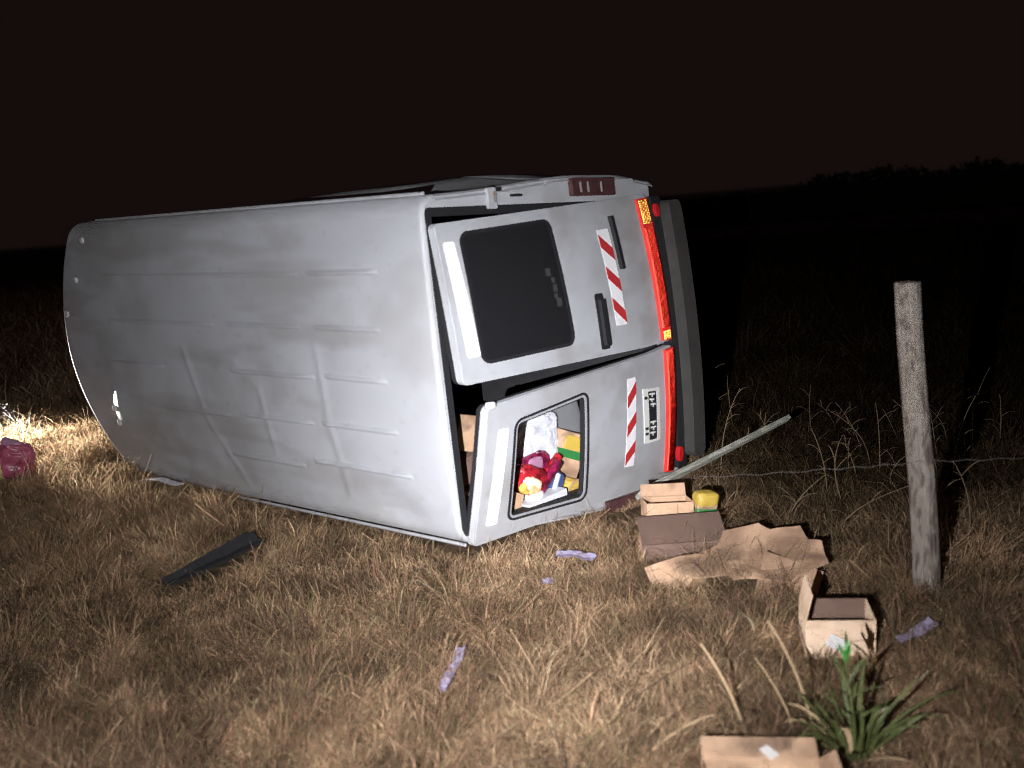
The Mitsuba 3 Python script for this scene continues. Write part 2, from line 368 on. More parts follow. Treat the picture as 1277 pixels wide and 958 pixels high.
opening = rrect(.030, .125, 1.90, 1.855, .03)
put('van__rear_frame', extr(section(.012).difference(opening), .012, .075), 'van_paint', smooth=30)
put('van__door_seal', extr(opening.buffer(.002).difference(opening.buffer(-.045)), .014, .070), 'black_rubber', smooth=30)
put('van__cargo_liner', extr(section(.035, 1.93).difference(section(.055, 1.93).intersection(rrect(.03, 0, 1.84, 2, .001))), .08, 2.7, edge=.3), 'liner_dark')
put('van__bulkhead', extr(section(.060, 1.84), 2.62, 2.66, edge=.4), 'liner_dark')
put('van__underbody', extr(Polygon([(2.02, .12), (2.12, .2), (2.12, 1.8), (2.02, 1.88)]), .10, 4.6, edge=.4), 'bumper_plastic')

# tail lamps let into the corner pillars
def tail_lamp(v0, v1, top):
    k = put('van__tail_lamp', extr(rrect(1.172, v0, 1.585, v1, .012), -.020, .012, edge=.1), 'tail_lens', smooth=30)
    n = k.split('__')[1]
    for uu in (1.24, 1.31, 1.44):
        put('van__%s__lens_bar' % n, extr(rrect(uu, v0 + .02, uu + .012, v1 - .02, .004), -.024, -.019), 'tail_glint' if top else 'tail_lens')  # lighter grey bars paint the glints in the upper lamp
tail_lamp(1.885, 1.985, True)
tail_lamp(-.045, .060, False)
say('van__tail_lamp', 'dark tail lamp at the upper rear corner'); say('van__tail_lamp_001', 'dark red tail lamp at the lower rear corner')
put('van__corner_trim', extr(rrect(1.60, 1.885, 1.80, 1.975, .02), -.012, .012), 'van_paint', smooth=30)
put('van__corner_trim', extr(rrect(1.60, .025, 1.83, .085, .02), -.012, .012), 'bumper_plastic', smooth=30)

# rear bumper
def bumper():
    b = rrect(1.985, .17, 2.125, 1.83, .05)
    def fn(q):
        q = q.copy(); q[:, 2] += -.05 * (1 - ((q[:, 1] - 1) / .9) ** 2)
        return van(q)
    put('van__rear_bumper', extr(b, -.12, .02, fn, .07), 'bumper_plastic', smooth=35)
    put('van__bumper_gap', extr(rrect(1.905, .11, 2.01, 1.86, .02), -.045, .015, fn, .1), 'black_plastic', smooth=30)  # black slab stands in for the shade in the gap
    for (u, v, r) in ((1.900, .215, .032), (1.925, 1.775, .025)):
        put('van__rear_bumper__reflector', extr(Polygon([(u + r * .8 * math.cos(a), v + r * 1.6 * math.sin(a)) for a in np.linspace(0, 6.28, 14)[:-1]]), -.072, -.04, fn), 'red_lens', smooth=30)
bumper()

# ---- rear doors: bilinear sheets between their (sprung) corners
DOORS = {'upper': [np.array(c) for c in ((0.04, 1.771, -0.03), (1.915, 1.885, -.012), (0.07, 0.951, -0.078), (1.86, 0.974, -0.123))],
         'lower': [np.array(c) for c in ((0.07, 0.06, -0.012), (1.86, 0.082, -.012), (0.07, 0.856, -0.229), (1.86, 0.948, -0.125))]}
LA, LB = 1.82, 0.86
def door_map(which):
    a, b, c, d = DOORS[which]
    def fn(q):                                            # q: s*LA, r*LB, depth inward
        s, r = (q[:, 0] / LA)[:, None], (q[:, 1] / LB)[:, None]
        P = (a * (1 - s) + b * s) * (1 - r) + (c * (1 - s) + d * s) * r
        P = P.copy()
        P[:, 2] += q[:, 2] - .022 * np.sin(np.pi * np.clip(r[:, 0], 0, 1)) * np.clip(.3 + s[:, 0], 0, 1)
        return van(P)
    return fn

def dpoly(corners, r=.0):
    p = Polygon([(s * LA, t * LB) for s, t in corners])
    return p.buffer(-r).buffer(r) if r else p

def door_piece(key, which, poly, w0, w1, bsdf, smooth=30, edge=.07):
    return put(key, extr(poly, w0, w1, door_map(which), edge), bsdf, smooth=smooth)

def stripes(key, which, corners, n, flip, start_white=True):
    """reflective tape: a white band with slanted red bars"""
    a, b, c, d = [np.array(x) for x in corners]          # left-top, right-top, right-bottom, left-bottom
    band = dpoly([a, b, c, d], .004)
    door_piece(key + '__striped_tape', which, band, -.0030, -.0008, 'tape_white')
    sl = .075
    for k in range(n):
        t0, t1 = (k + .38) / n * .98, (k + .78) / n * .98
        l0, l1 = a + (d - a) * (t0 - sl * flip), a + (d - a) * (t1 - sl * flip)
        r0, r1 = b + (c - b) * (t0 + sl * flip), b + (c - b) * (t1 + sl * flip)
        door_piece(key + '__red_bar', which, dpoly([l0, r0, r1, l1]).intersection(band), -.0048, -.0032, 'tape_red')

def door(which, key, win, winr):
    outer = Polygon([(0, 0), (LA, 0), (LA, LB), (0, LB)]).buffer(-.035).buffer(.035)
    hole = dpoly(win, winr)
    fn = door_map(which)
    slab = extr(outer.difference(hole), .006, .045, fn, .05)
    skin = extr(outer.buffer(-.007).difference(hole.buffer(.006)), .0, .0058, fn, .05)
    put(key + '__panel', cat([slab, skin]), 'van_paint', smooth=30)
    lip = outer.difference(outer.buffer(-.02))
    door_piece(key + '__edge_seal', which, lip, .046, .075, 'black_rubber')
    return hole

def prisms(key, which, corners, bsdf, a=.0085):
    """reflector sheeting: rows of mirrored cube corners turned towards the camera"""
    A, B, Cc, D = [np.array(c) for c in corners]
    nb, na = int(LB * abs(D[1] - A[1]) / (a * 1.25)), max(2, int(LA * abs(B[0] - A[0]) / (a * 1.6)))
    s_, t_ = np.meshgrid((np.arange(na) + .5) / na, (np.arange(nb) + .5) / nb, indexing='ij')
    s_, t_ = s_.ravel()[:, None], t_.ravel()[:, None]
    q = (A * (1 - s_) + B * s_) * (1 - t_) + (D * (1 - s_) + Cc * s_) * t_
    P = door_map(which)(np.concatenate([q * [LA, LB], np.full((len(q), 1), -.021)], 1))
    dg = np.array([-.12, -.98, .15]); dg /= np.linalg.norm(dg)
    x = np.cross(dg, [0, 0, 1.0]); x /= np.linalg.norm(x); y = np.cross(dg, x)
    E = [dg / math.sqrt(3) + math.sqrt(2 / 3) * (x * math.cos(k) + y * math.sin(k)) for k in (0, 2 * math.pi / 3, 4 * math.pi / 3)]
    V, F = [], []
    for p in P:
        n0 = len(V)
        V += [p, p + a * E[0], p + a * E[1], p + a * E[2], p + a * (E[0] + E[1]), p + a * (E[1] + E[2]), p + a * (E[2] + E[0])]
        F += [[n0 + i for i in t] for t in ((0, 1, 4), (0, 4, 2), (0, 2, 5), (0, 5, 3), (0, 3, 6), (0, 6, 1))]
    return put(key, (np.array(V), np.array(F)), bsdf)

for nm, c in (('red_prism', (.93, .36, .30)), ('hotspot_prism', (.95, .70, .40))):
    scene[nm] = {'type': 'twosided', 'bsdf': {'type': 'roughconductor', 'material': 'none', 'specular_reflectance': C(*c), 'alpha': 0.16}}
k1 = 'van__rear_door'
h1 = door('upper', k1, [(0.085, 0.075), (0.462, 0.072), (0.484, 0.875), (0.087, 0.885)], .055)
door_piece(k1 + '__window_glass', 'upper', h1.buffer(-.003), .001, .006, 'tinted_glass')
door_piece(k1 + '__window_seal', 'upper', h1.buffer(.008).difference(h1.buffer(-.012)), -.0035, .0005, 'black_rubber')
door_piece(k1 + '__reflective_strip', 'upper', dpoly([(0.019, 0.115), (0.060, 0.116), (0.082, 0.834), (0.033, 0.833)], .012), -.004, -.001, 'white_reflector')
stripes(k1, 'upper', [(0.68, 0.182), (0.74, 0.184), (0.756, 0.819), (0.699, 0.815)], 3, 1)
door_piece(k1 + '__handle', 'upper', dpoly([(0.617, .62), (0.640, .62), (0.643, .93), (0.620, .93)], .008), -.030, -.006, 'black_plastic')
door_piece(k1 + '__handle_recess', 'upper', dpoly([(0.607, .585), (0.650, .585), (0.655, .955), (0.610, .955)], .015), -.0025, -.0008, 'black_plastic')
door_piece(k1 + '__hinge_bar', 'upper', dpoly([(0.755, .106), (0.768, .106), (0.775, .455), (0.761, .455)], .004), -.026, -.001, 'black_plastic')
door_piece(k1 + '__red_strip', 'upper', dpoly([(0.925, 0.03), (0.985, 0.03), (0.990, 0.99), (0.938, 0.985)], .008), -.020, -.001, 'red_reflector')
prisms(k1 + '__red_prism_sheet', 'upper', [(0.928, 0.22), (0.982, 0.22), (0.986, 0.90), (0.938, 0.90)], 'red_prism')
for cc in ([(.929, .04), (.981, .04), (.981, .20), (.930, .20)], [(.942, .92), (.986, .92), (.986, .98), (.942, .98)]):  # orange tint paints the hot spots at the ends of the red strip
    prisms(k1 + '__hotspot_prism_sheet', 'upper', cc, 'hotspot_prism')
for (s, r, ds, dr_) in ((.412, .37, .022, .05), (.428, .43, .014, .035), (.432, .475, .018, .05), (.430, .535, .016, .03), (.440, .565, .022, .055)):
    door_piece(k1 + '__glass_print', 'upper', dpoly([(s - ds / 2, r), (s + ds / 2, r), (s + ds / 2, r + dr_), (s - ds / 2, r + dr_)], .004), -.0002, .0007, 'label_grey')
say(k1, 'upper rear door with dark glass, bent outwards'); say(k1 + '__window_glass', 'dark tinted rear window'); say(k1 + '__reflective_strip', 'bright white reflective strip beside the dark window')
say(k1 + '__red_strip', 'red reflective strip on the upper door edge'); say(k1 + '__striped_tape', 'red and white striped tape on the upper door')

k2 = 'van__rear_door_001'
h2 = door('lower', k2, [(0.125, 0.840), (0.470, 0.880), (0.495, 0.075), (0.130, 0.120)], .055)
scene_seal = h2.buffer(.007).difference(h2.buffer(-.006))
door_piece(k2 + '__window_seal', 'lower', scene_seal, -.006, .030, 'black_rubber')
door_piece(k2 + '__window_trim', 'lower', h2.buffer(-.0065).difference(h2.buffer(-.022)), .000, .030, 'grey_trim')
door_piece(k2 + '__window_seal', 'lower', h2.buffer(-.0225).difference(h2.buffer(-.030)), .004, .034, 'black_rubber')
door_piece(k2 + '__reflective_strip', 'lower', dpoly([(0.055, 0.817), (0.097, 0.811), (0.083, 0.125), (0.039, 0.135)], .012), -.004, -.001, 'white_reflector')
stripes(k2, 'lower', [(0.696, 0.874), (0.745, 0.871), (0.745, 0.206), (0.693, 0.218)], 3, -1)
door_piece(k2 + '__red_strip', 'lower', dpoly([(0.935, 0.985), (0.992, 0.985), (0.992, 0.03), (0.945, 0.05)], .008), -.020, -.001, 'red_reflector')
prisms(k2 + '__red_prism_sheet', 'lower', [(0.938, 0.975), (0.988, 0.975), (0.988, 0.04), (0.948, 0.06)], 'red_prism')
pl = [(0.785, 0.765), (0.890, 0.735), (0.900, 0.335), (0.800, 0.350)]
door_piece(k2 + '__license_plate', 'lower', dpoly(pl, .01), -.006, -.001, 'plate_white')
def plq(a0, a1, b0, b1):                                 # a across 0..1, b along 0..1 of the plate
    A, B, Cc, D = [np.array(x) for x in pl]
    f = lambda a, b: (A * (1 - a) + B * a) * (1 - b) + (D * (1 - a) + Cc * a) * b
    return dpoly([f(a0, b0), f(a1, b0), f(a1, b1), f(a0, b1)], .002)
door_piece(k2 + '__plate_field', 'lower', plq(.30, .76, .05, .95), -.0075, -.0062, 'plate_black')
for (b0, a0, a1) in ((.08, .36, .68), (.18, .34, .62), (.27, .40, .70), (.60, .34, .70), (.70, .36, .70), (.80, .34, .66)):
    door_piece(k2 + '__plate_mark', 'lower', plq(a0, a1, b0, b0 + .035), -.0088, -.0077, 'plate_white')
    door_piece(k2 + '__plate_mark', 'lower', plq(a0 + (a1 - a0) * .4, a0 + (a1 - a0) * .6, b0 + .03, b0 + .075), -.0088, -.0077, 'plate_white')
for b0 in (.14, .80, .70):
    door_piece(k2 + '__plate_mark', 'lower', plq(.05, .24, b0, b0 + .05), -.0075, -.0062, 'plate_black')
say(k2, 'lower rear door with open window, sprung off its frame'); say(k2 + '__license_plate', 'white and black license plate, unreadable'); say(k2 + '__striped_tape', 'red and white striped tape on the lower door')
say(k2 + '__red_strip', 'red reflective strip on the lower door edge'); say(k2 + '__reflective_strip', 'bright white reflective strip beside the open window')
# rusty hinge notch on the upper pillar, dark seam and a hinge bolt
put('van__hinge', extr(rrect(.47, 1.835, .53, 1.945, .012), -.012, .012), 'van_paint', smooth=30)
put('van__hinge', extr(rrect(.505, 1.868, .525, 1.925, .004), -.016, -.0125), 'rusty_steel')
put('van__hinge', extr(rrect(.545, 1.925, .575, 1.945, .006), -.010, .012), 'black_rubber')
put('van__hinge', extr(rrect(.66, 1.895, .74, 1.908, .004), -.006, .012), 'black_rubber')
put('van__door_latch', moved(rbox(.05, .03, .03, .008), np.eye(3), van(np.array([.085, .865, -.235]))), 'clear_lens', smooth=40)

# front end: windshield, bonnet, bumper, headlights, wheels (mostly hidden from the road)
def loft(fn, nu, nv, th, key, bsdf, out):
    s, t = np.meshgrid(np.linspace(0, 1, nu), np.linspace(0, 1, nv), indexing='ij')
    P = van(fn(s, t))
    M = grid_mesh(P)
    if np.array(M.face_normals).mean(0) @ (VM @ np.array(out, float)) < 0: P = P[::-1]
    return put(key, grid_mesh(P, th), bsdf, smooth=40)
def ws(s, t):
    v = .18 + 1.64 * s; return np.stack([.24 + .80 * t, v, lfront(v) - .015 + t * (.42 + .12 * (1 - (v - 1) ** 2))], -1)
loft(ws, 24, 10, .006, 'van__windshield', 'tinted_glass', (-.4, 0, 1))
def bonnet(s, t):
    v = .14 + 1.72 * s; return np.stack([1.06 + .30 * t ** .8, v, lfront(v) + .42 + .30 * t], -1)
loft(bonnet, 24, 8, .004, 'van__bonnet', 'van_paint', (-.5, 0, 1))
def nose(s, t):
    v = .12 + 1.76 * s; return np.stack([1.37 + .70 * t, v, lfront(v) + .73 + .05 * np.sin(np.pi * t)], -1)
loft(nose, 24, 8, .02, 'van__front_bumper', 'bumper_plastic', (0, 0, 1))
for top in (0, 1):
    def fender(s, t):
        v0 = 1.86 if top else .14
        l1 = lfront(v0) + .05 + .68 * S((s * 1.6 - .1))
        return np.stack([.20 + 1.84 * s, np.full_like(s, v0) + (.06 if top else -.06) * S(s * 2) - (0.05 if top else -.05) * t, 3.97 + (l1 - 3.97) * t], -1)
    loft(fender, 24, 10, .004, 'van__front_wing', 'van_paint', (0, 1 if top else -1, 0))
    v0 = 1.62 if top else .38
    put('van__headlight', moved(lump((.12, .26, .20), 3 + top, .02, 1, .6, 3), VM, van(np.array([1.48, v0, float(lfront(v0)) + .74]))), 'clear_lens', smooth=40)
    for lw in (.85, 3.85):
        vc = (1.79 if top else .21)
        ax = VM @ np.array([0, 1.0, 0])
        R3 = np.stack([VM[:, 0], VM[:, 2], VM[:, 1]], 1)
        prof = [(.19, -.10), (.30, -.105), (.335, -.08), (.345, -.04), (.345, .04), (.335, .08), (.30, .105), (.19, .10)]
        ty = trimesh.creation.revolve(prof + [prof[0]], sections=40)
        wk = put('van__wheel', moved(ty, R3, van(np.array([2.08, vc, lw]))), 'tyre_rubber', smooth=40)
        rim = trimesh.creation.revolve([(0, -.03), (.07, -.03), (.12, .03), (.17, .05), (.195, .09), (.20, .09), (.20, -.09), (0, -.09), (0, -.03)], sections=32)
        put(wk + '__rim', moved(rim, R3 if top else R3 @ np.diag([1, 1, -1]), van(np.array([2.08, vc, lw]))), 'rim_steel', smooth=30)
# small clear domes added near the roof front to catch headlight glints
for (v, dl) in ((1.52, .30), (1.27, .12), (1.79, .35), (.60, .62), (.50, .55)):
    l = float(lfront(v)) - dl
    i = np.argmin(np.abs(pr[:, 1] - v)); j = np.argmin(np.abs(RG[i, :, 2] - l))
    q = RG[i, j].copy(); q[0] -= .004
    put('van__glint_dome', moved(lump((.020, .05, .07), 2, .0, 1, .8, 3), VM, van(q)), 'clear_lens', smooth=True)

# ------------------------------------------------------------------ cargo seen through the window and the gaps
def at(u, v, l):
    return van(np.array([u, v, l], float))

def carton(key, size, pos, R, bsdf='cardboard', flaps=(), back='cardboard', th=.005, seed=0):
    """an open carton: four walls and a bottom (parts), flaps as parts; local z is the opening"""
    r = np.random.default_rng(seed)
    sx, sy, sz = size
    ply = lambda a, b, c: rbox(a, b, c, min(th * .45, .002), 6)
    def part(name, m, t, RR=np.eye(3), b=None):
        put(key + '__' + name, moved(moved(m, RR, t), R, pos), b or bsdf)
    part('wall', ply(sx, th, sz), (0, -sy / 2 + th / 2, sz / 2)); part('wall', ply(sx, th, sz), (0, sy / 2 - th / 2, sz / 2), b=back)
    part('wall', ply(th, sy - 2 * th - .001, sz), (-sx / 2 + th / 2, 0, sz / 2)); part('wall', ply(th, sy - 2 * th - .001, sz), (sx / 2 - th / 2, 0, sz / 2))
    part('base', ply(sx - 2 * th - .001, sy - 2 * th - .001, th), (0, 0, th / 2 + .001), b=back)
    for (side, ang, ln) in flaps:                         # side: x+ x- y+ y-; angle from straight up, outwards positive
        a = math.radians(ang)
        if side[0] == 'y':
            s = 1 if side[1] == '+' else -1
            m = moved(ply(sx - .004, th, ln), np.eye(3), (0, 0, ln / 2 + .001)); part('flap', m, (0, s * (sy / 2 - th / 2), sz), rotx(-s * a))
        else:
            s = 1 if side[1] == '+' else -1
            m = moved(ply(th, sy - .004, ln), np.eye(3), (0, 0, ln / 2 + .001)); part('flap', m, (s * (sx / 2 - th / 2), 0, sz), roty(s * a))

YAW = math.atan2(VM[1, 0], VM[0, 0])                       # direction of u in the ground plane
RU = rotz(YAW)                                             # local x = u, y = l, z = up
def stuff_in(key, mesh, u, v, l, R, bsdf, label, catg, group=None, smooth=40):
    k = put(key, moved(mesh, RU @ R, at(u, v, l)), bsdf, smooth=smooth)
    say(k, label, catg, group)
    return k

k = stuff_in('plastic_sheet', lump((.62, .08, .34), 5, .05, 2.0, .4, 5), 1.02, .60, .27, roty(.1) @ rotx(-.25), 'grey_plastic', 'grey plastic sheet behind the goods in the upper part of the open van window', 'sheet')
k = stuff_in('white_sack', lump((.40, .22, .36), 2, .16, 2.6, .5, 5), .83, .47, .26, roty(-.06), 'white_plastic', 'big white plastic sack behind the goods in the open van window', 'sack')
kc = 'printed_carton'
Rc = RU @ rotz(-.35) @ roty(.42)
put(kc + '__box', moved(rbox(.26, .16, .30, .01), Rc, at(1.07, .36, .24)), 'cardboard', smooth=30)
put(kc + '__green_band', moved(rbox(.20, .004, .050, .001), Rc, at(1.07, .36, .24) + Rc @ np.array([.02, -.082, .015])), 'print_green')
put(kc + '__yellow_print', moved(rbox(.15, .004, .085, .001), Rc, at(1.07, .36, .24) + Rc @ np.array([.045, -.082, .085])), 'print_yellow')
say(kc, 'tan carton with yellow and green print inside the open van window', 'carton')
kp = stuff_in('magenta_bag', lump((.36, .14, .15), 8, .14, 3, .5, 4), .70, .355, .18, roty(-.08), 'magenta_plastic', 'dark magenta plastic bag below the white sack in the van window', 'bag')
put(kp + '__pale_print', moved(lump((.13, .03, .09), 9, .1, 3, .6, 3), RU, at(.72, .372, .115)), 'pale_magenta', smooth=40)
kr = stuff_in('snack_packet', lump((.24, .09, .17), 4, .14, 3, .6, 4), .655, .295, .10, roty(.5), 'red_pack', 'red packet with a bright cream and yellow front in the van window', 'packet')
put(kr + '__cream_print', moved(lump((.15, .05, .10), 3, .15, 3, .7, 3), RU @ roty(.5), at(.62, .275, .065)), 'cream_pack', smooth=40)
put(kr + '__yellow_print', moved(lump((.09, .05, .07), 5, .15, 3, .7, 3), RU @ roty(.5), at(.575, .270, .068)), 'yellow_pack', smooth=40)
for i, (u, v, l, a, n) in enumerate(((.76, .262, .085, .62, 'lower'), (.80, .292, .115, .60, 'upper'))):
    cyl = trimesh.creation.cylinder(.026, .30, sections=24)
    stuff_in('red_tube', moved(cyl, roty(math.pi / 2)), u, v, l, roty(-a), 'magenta_plastic' if i == 0 else 'red_pack', '%s of the two dark red tubes lying slanted in the van window' % n, 'tube', 'red tubes in the van')
stuff_in('white_bowl', lump((.12, .10, .085), 6, .02, 2, .8, 4), .665, .205, .10, np.eye(3), 'white_plastic', 'round white tub between the red packet and the white box', 'tub')
stuff_in('blue_packet', lump((.09, .05, .16), 7, .12, 3, .5, 4), .875, .215, .115, roty(.5), 'blue_pack', 'dark blue packet behind the end of the white box', 'packet')
stuff_in('silver_packet', rbox(.025, .02, .17, .004), .83, .215, .085, roty(.55), 'white_plastic', 'thin white stick beside the dark blue packet', 'stick')
stuff_in('white_box', rbox(.34, .10, .095, .008), .70, .150, .07, roty(-.02), 'white_plastic', 'long white box lying along the bottom of the van window', 'box')
kd = stuff_in('yellow_tin', moved(trimesh.creation.cylinder(.062, .09, sections=32), rotx(math.pi / 2)), 1.0, .165, .12, rotx(.15), 'yellow_pack', 'round yellow tin in the lower corner of the van window', 'tin')
put(kd + '__rim', moved(trimesh.creation.torus(.062, .006, 32, 8), RU @ rotx(.15) @ rotx(math.pi / 2), at(1.0, .165, .075)), 'cardboard', smooth=40)
kb = stuff_in('tan_packet', rbox(.15, .08, .16, .008), .455, .190, .10, roty(.45), 'cardboard', 'small tan packet with a green corner at the left of the van window', 'packet')
put(kb + '__green_corner', moved(rbox(.07, .004, .08, .001), RU @ roty(.45), at(.415, .150, .10) + RU @ np.array([0, -.043, 0])), 'print_green')
for i, (u, v, l, sx, sz, a, w) in enumerate(((.36, .62, .32, .22, .20, .3, 'topmost'), (.34, .41, .34, .24, .15, -.15, 'middle'), (.31, .21, .28, .22, .17, .12, 'lowest'))):
    stuff_in('brown_carton', rbox(sx, .20, sz, .008), u, v, l, roty(a), ('cardboard', 'cardboard_dark', 'cardboard')[i], '%s %s carton seen in the gap between van roof and lower door' % (w, ('tan', 'dark brown', 'tan')[i]), 'carton', 'cartons in the gap of the van')
# dark stuff filling the load behind
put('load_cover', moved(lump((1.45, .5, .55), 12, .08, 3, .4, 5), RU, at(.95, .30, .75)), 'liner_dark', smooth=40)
say('load_cover', 'dark cover over the load deep inside the van', 'cover')

# ------------------------------------------------------------------ ground
xs = np.concatenate([-np.geomspace(300, 9, 22), np.linspace(-8.5, 8.5, 171), np.geomspace(9, 300, 22)])
ys = np.concatenate([-np.geomspace(60, 3, 8), np.linspace(-2.5, 16, 186), np.geomspace(17, 380, 26)])
X, Y = np.meshgrid(xs, ys, indexing='ij')
Zg = ground_z(X, Y)
G = grid_mesh(np.stack([X, Y, Zg], -1))
if np.array(G.face_normals)[:, 2].mean() < 0: G.invert()
put('ground', G, 'soil', smooth=True)
say('ground', 'dry grassy roadside ground', kind='structure')

# ------------------------------------------------------------------ litter and cartons outside
def gz(x, y):
    return float(ground_z(x, y))
def onground(x, y, dz=0.0):
    return np.array([x, y, gz(x, y) + dz])

carton('small_carton', (.26, .17, .13), onground(.80, 4.66, .07), rotz(.05) @ rotx(-.10) @ roty(.05), 'cardboard', (('y+', 20, .07),), seed=1)
say('small_carton', 'small open tan carton on top of a dark flat carton below the tail lamp', 'carton')
put('printed_packet__bag', moved(lump((.13, .09, .20), 21, .10, 3, .5, 4), rotz(.2) @ roty(.15), onground(1.0, 4.62, .13)), 'cardboard', smooth=40)
put('printed_packet__green_band', moved(lump((.134, .094, .035), 21, .05, 3, .45, 3), rotz(.2) @ roty(.15), onground(1.0, 4.62, .135)), 'print_green', smooth=40)
put('printed_packet__yellow_top', moved(lump((.134, .094, .085), 22, .10, 3, .5, 3), rotz(.2) @ roty(.15), onground(1.01, 4.62, .195)), 'print_yellow', smooth=40)
say('printed_packet', 'tan packet with yellow top and green band beside the small carton', 'packet')

def sheet(key, poly, bend, pos, R, bsdf, label, catg, th=.006, seed=0, amp=.02):
    """a bent sheet of cardboard"""
    P = Polygon(poly)
    m = trimesh.creation.extrude_polygon(P, th, engine='earcut')
    v, f = trimesh.remesh.subdivide_to_size(m.vertices, m.faces, .03, max_iter=14)
    v = v.copy()
    dz = bend(v[:, 0], v[:, 1]) + amp * (meshkit.fbm(np.stack([v[:, 0] * 5, v[:, 1] * 5, v[:, 0] * 0 + seed], -1), 2, seed) - .5)
    v[:, 2] += dz
    k = put(key, moved(trimesh.Trimesh(v, f, process=True), R, pos), bsdf, smooth=30)
    if label: say(k, label, catg)
    return k

put('dark_carton__top_panel', moved(rbox(.44, .26, .006, .002), rotz(-.02) @ rotx(.40), onground(.82, 4.34, .12)), 'cardboard_dark')
put('dark_carton__side_panel', moved(rbox(.42, .006, .12, .002), rotz(-.02), onground(.80, 4.225, .045)), 'cardboard_dark')
put('dark_carton__end_panel', moved(rbox(.006, .22, .10, .002), rotz(-.02) @ roty(.3), onground(.595, 4.33, .05)), 'cardboard')
say('dark_carton', 'dark brown flattened carton on the grass behind the large sheet', 'carton')
sheet('cardboard_sheet', [(-.27, -.20), (-.12, -.17), (-.08, -.23), (.16, -.26), (.19, -.20), (.33, -.12), (.30, .06), (.24, .08), (.20, .20), (.06, .19), (.0, .25), (-.17, .20), (-.19, .10), (-.31, .04)],
      lambda x, y: .22 * np.abs(x + .06 - .35 * y) * (x > -.06 + .35 * y) - .10 * np.abs(x + .06 - .35 * y) * (x < -.06 + .35 * y) + .16 * np.abs(y - .04 + .2 * x) + .03, onground(1.10, 3.98, .05), rotz(-.35) @ rotx(.28), 'cardboard', 'large crumpled sheet of tan cardboard spread on the grass', 'cardboard', seed=3, amp=.06)
sheet('cardboard_strip', [(-.20, -.10), (.18, -.12), (.22, .06), (.05, .10), (-.22, .07)],
      lambda x, y: -.25 * np.abs(x + .03) + .05, onground(.79, 3.98, .03), rotz(.15) @ rotx(.55), 'cardboard', 'torn cardboard strip in the grass left of the large sheet', 'cardboard', seed=5, amp=.05)
sheet('cardboard_flap', [(-.13, -.16), (.12, -.14), (.14, .10), (-.12, .14)],
      lambda x, y: -.2 * x, onground(1.17, 3.72, .07), rotz(-.5) @ rotx(.5), 'cardboard', 'cardboard flap leaning down from the right edge of the large sheet', 'cardboard', seed=6, amp=.03)
carton('open_carton', (.26, .17, .17), onground(1.20, 3.22, .02), rotz(-.17) @ rotx(.08), 'cardboard_pale', (('x-', -12, .11),), back='cardboard_dark', seed=2)  # back wall and base use darker cardboard as painted shade inside
put('open_carton__shipping_label', moved(rbox(.075, .002, .055, .0008), rotz(-.17) @ rotx(.08) @ roty(.5), onground(1.165, 3.122, .095) + np.array([0, .0, 0])), 'label_white')
say('open_carton', 'open tan carton with a white label behind the green weed', 'carton')
carton('front_carton', (.36, .22, .10), onground(.66, 2.36, -.02), rotz(-.16) @ rotx(.06), 'cardboard', (('y+', 78, .08), ('x+', 55, .06)), seed=4)
put('front_carton__tape_piece', moved(rbox(.11, .05, .002, .0008), rotz(.5) @ rotx(.2), onground(.74, 2.49, .095)), 'label_white')
say('front_carton', 'open carton cut by the bottom edge of the picture with a strip of clear tape', 'carton')

def wrapper(key, pts, width, bsdf, label, seed):
    p = np.array(pts, float)
    n = 18
    t = np.linspace(0, 1, n); k = np.linspace(0, 1, len(p))
    c = np.stack([np.interp(t, k, p[:, i]) for i in range(3)], -1)
    d = np.gradient(c, axis=0); d[:, 2] = 0; d /= np.linalg.norm(d, axis=1, keepdims=True)
    side = np.stack([-d[:, 1], d[:, 0], d[:, 0] * 0], -1)
    rows = []
    for w in np.linspace(-1, 1, 7):
        q = c + side * w * width / 2
        q[:, 2] += .02 * (meshkit.fbm(np.stack([t * 9, t * 0 + w * 2, t * 0 + seed], -1), 2, seed) - .4) + .012 * abs(w)
        rows.append(q)
    k = put(key, grid_mesh(np.array(rows), .0015), bsdf, smooth=40)
    say(k, label, 'wrapper', None)
wrapper('plastic_wrapper', [onground(1.43, 3.17, .05), onground(1.52, 3.20, .06), onground(1.60, 3.24, .08)], .05, 'lavender_plastic', 'pale lavender plastic wrapper in the grass right of the open carton', 1)
wrapper('plastic_wrapper', [onground(.15, 4.30, .06), onground(.25, 4.26, .07), onground(.34, 4.20, .06)], .07, 'lavender_plastic', 'lavender plastic wrapper in the grass below the lower rear door', 2)
wrapper('plastic_wrapper', [onground(-.30, 3.36, .08), onground(-.31, 3.28, .07), onground(-.36, 3.10, .05)], .04, 'lavender_plastic', 'thin lavender plastic wrapper lying in the grass in the middle foreground', 3)
wrapper('plastic_wrapper', [onground(.07, 3.98, .06), onground(.12, 3.98, .06)], .05, 'lavender_plastic', 'smallest scrap of lavender plastic in the grass', 4)

# black broken trim strip on the grass, left
tr = sheet('trim_strip', [(-.30, -.05), (.26, -.075), (.31, -.05), (.31, .055), (.24, .075), (-.28, .03)], lambda x, y: .05 * x + .02 * np.abs(y) / .05, onground(-1.72, 4.58, .055),
      rotz(math.atan2(.43, .27) - .12) @ rotx(.25), 'black_rubber', 'black plastic trim strip on the grass in front of the van roof', 'trim strip', th=.018, seed=9, amp=.02)
sheet('metal_scrap', [(-.22, -.03), (.2, -.035), (.22, .03), (-.2, .03)], lambda x, y: -.05 * np.abs(x), onground(-2.66, 6.34, .08), rotz(-.55), 'white_plastic', 'pale bent strip under the front corner of the van roof', 'strip', th=.006, seed=10, amp=.02)

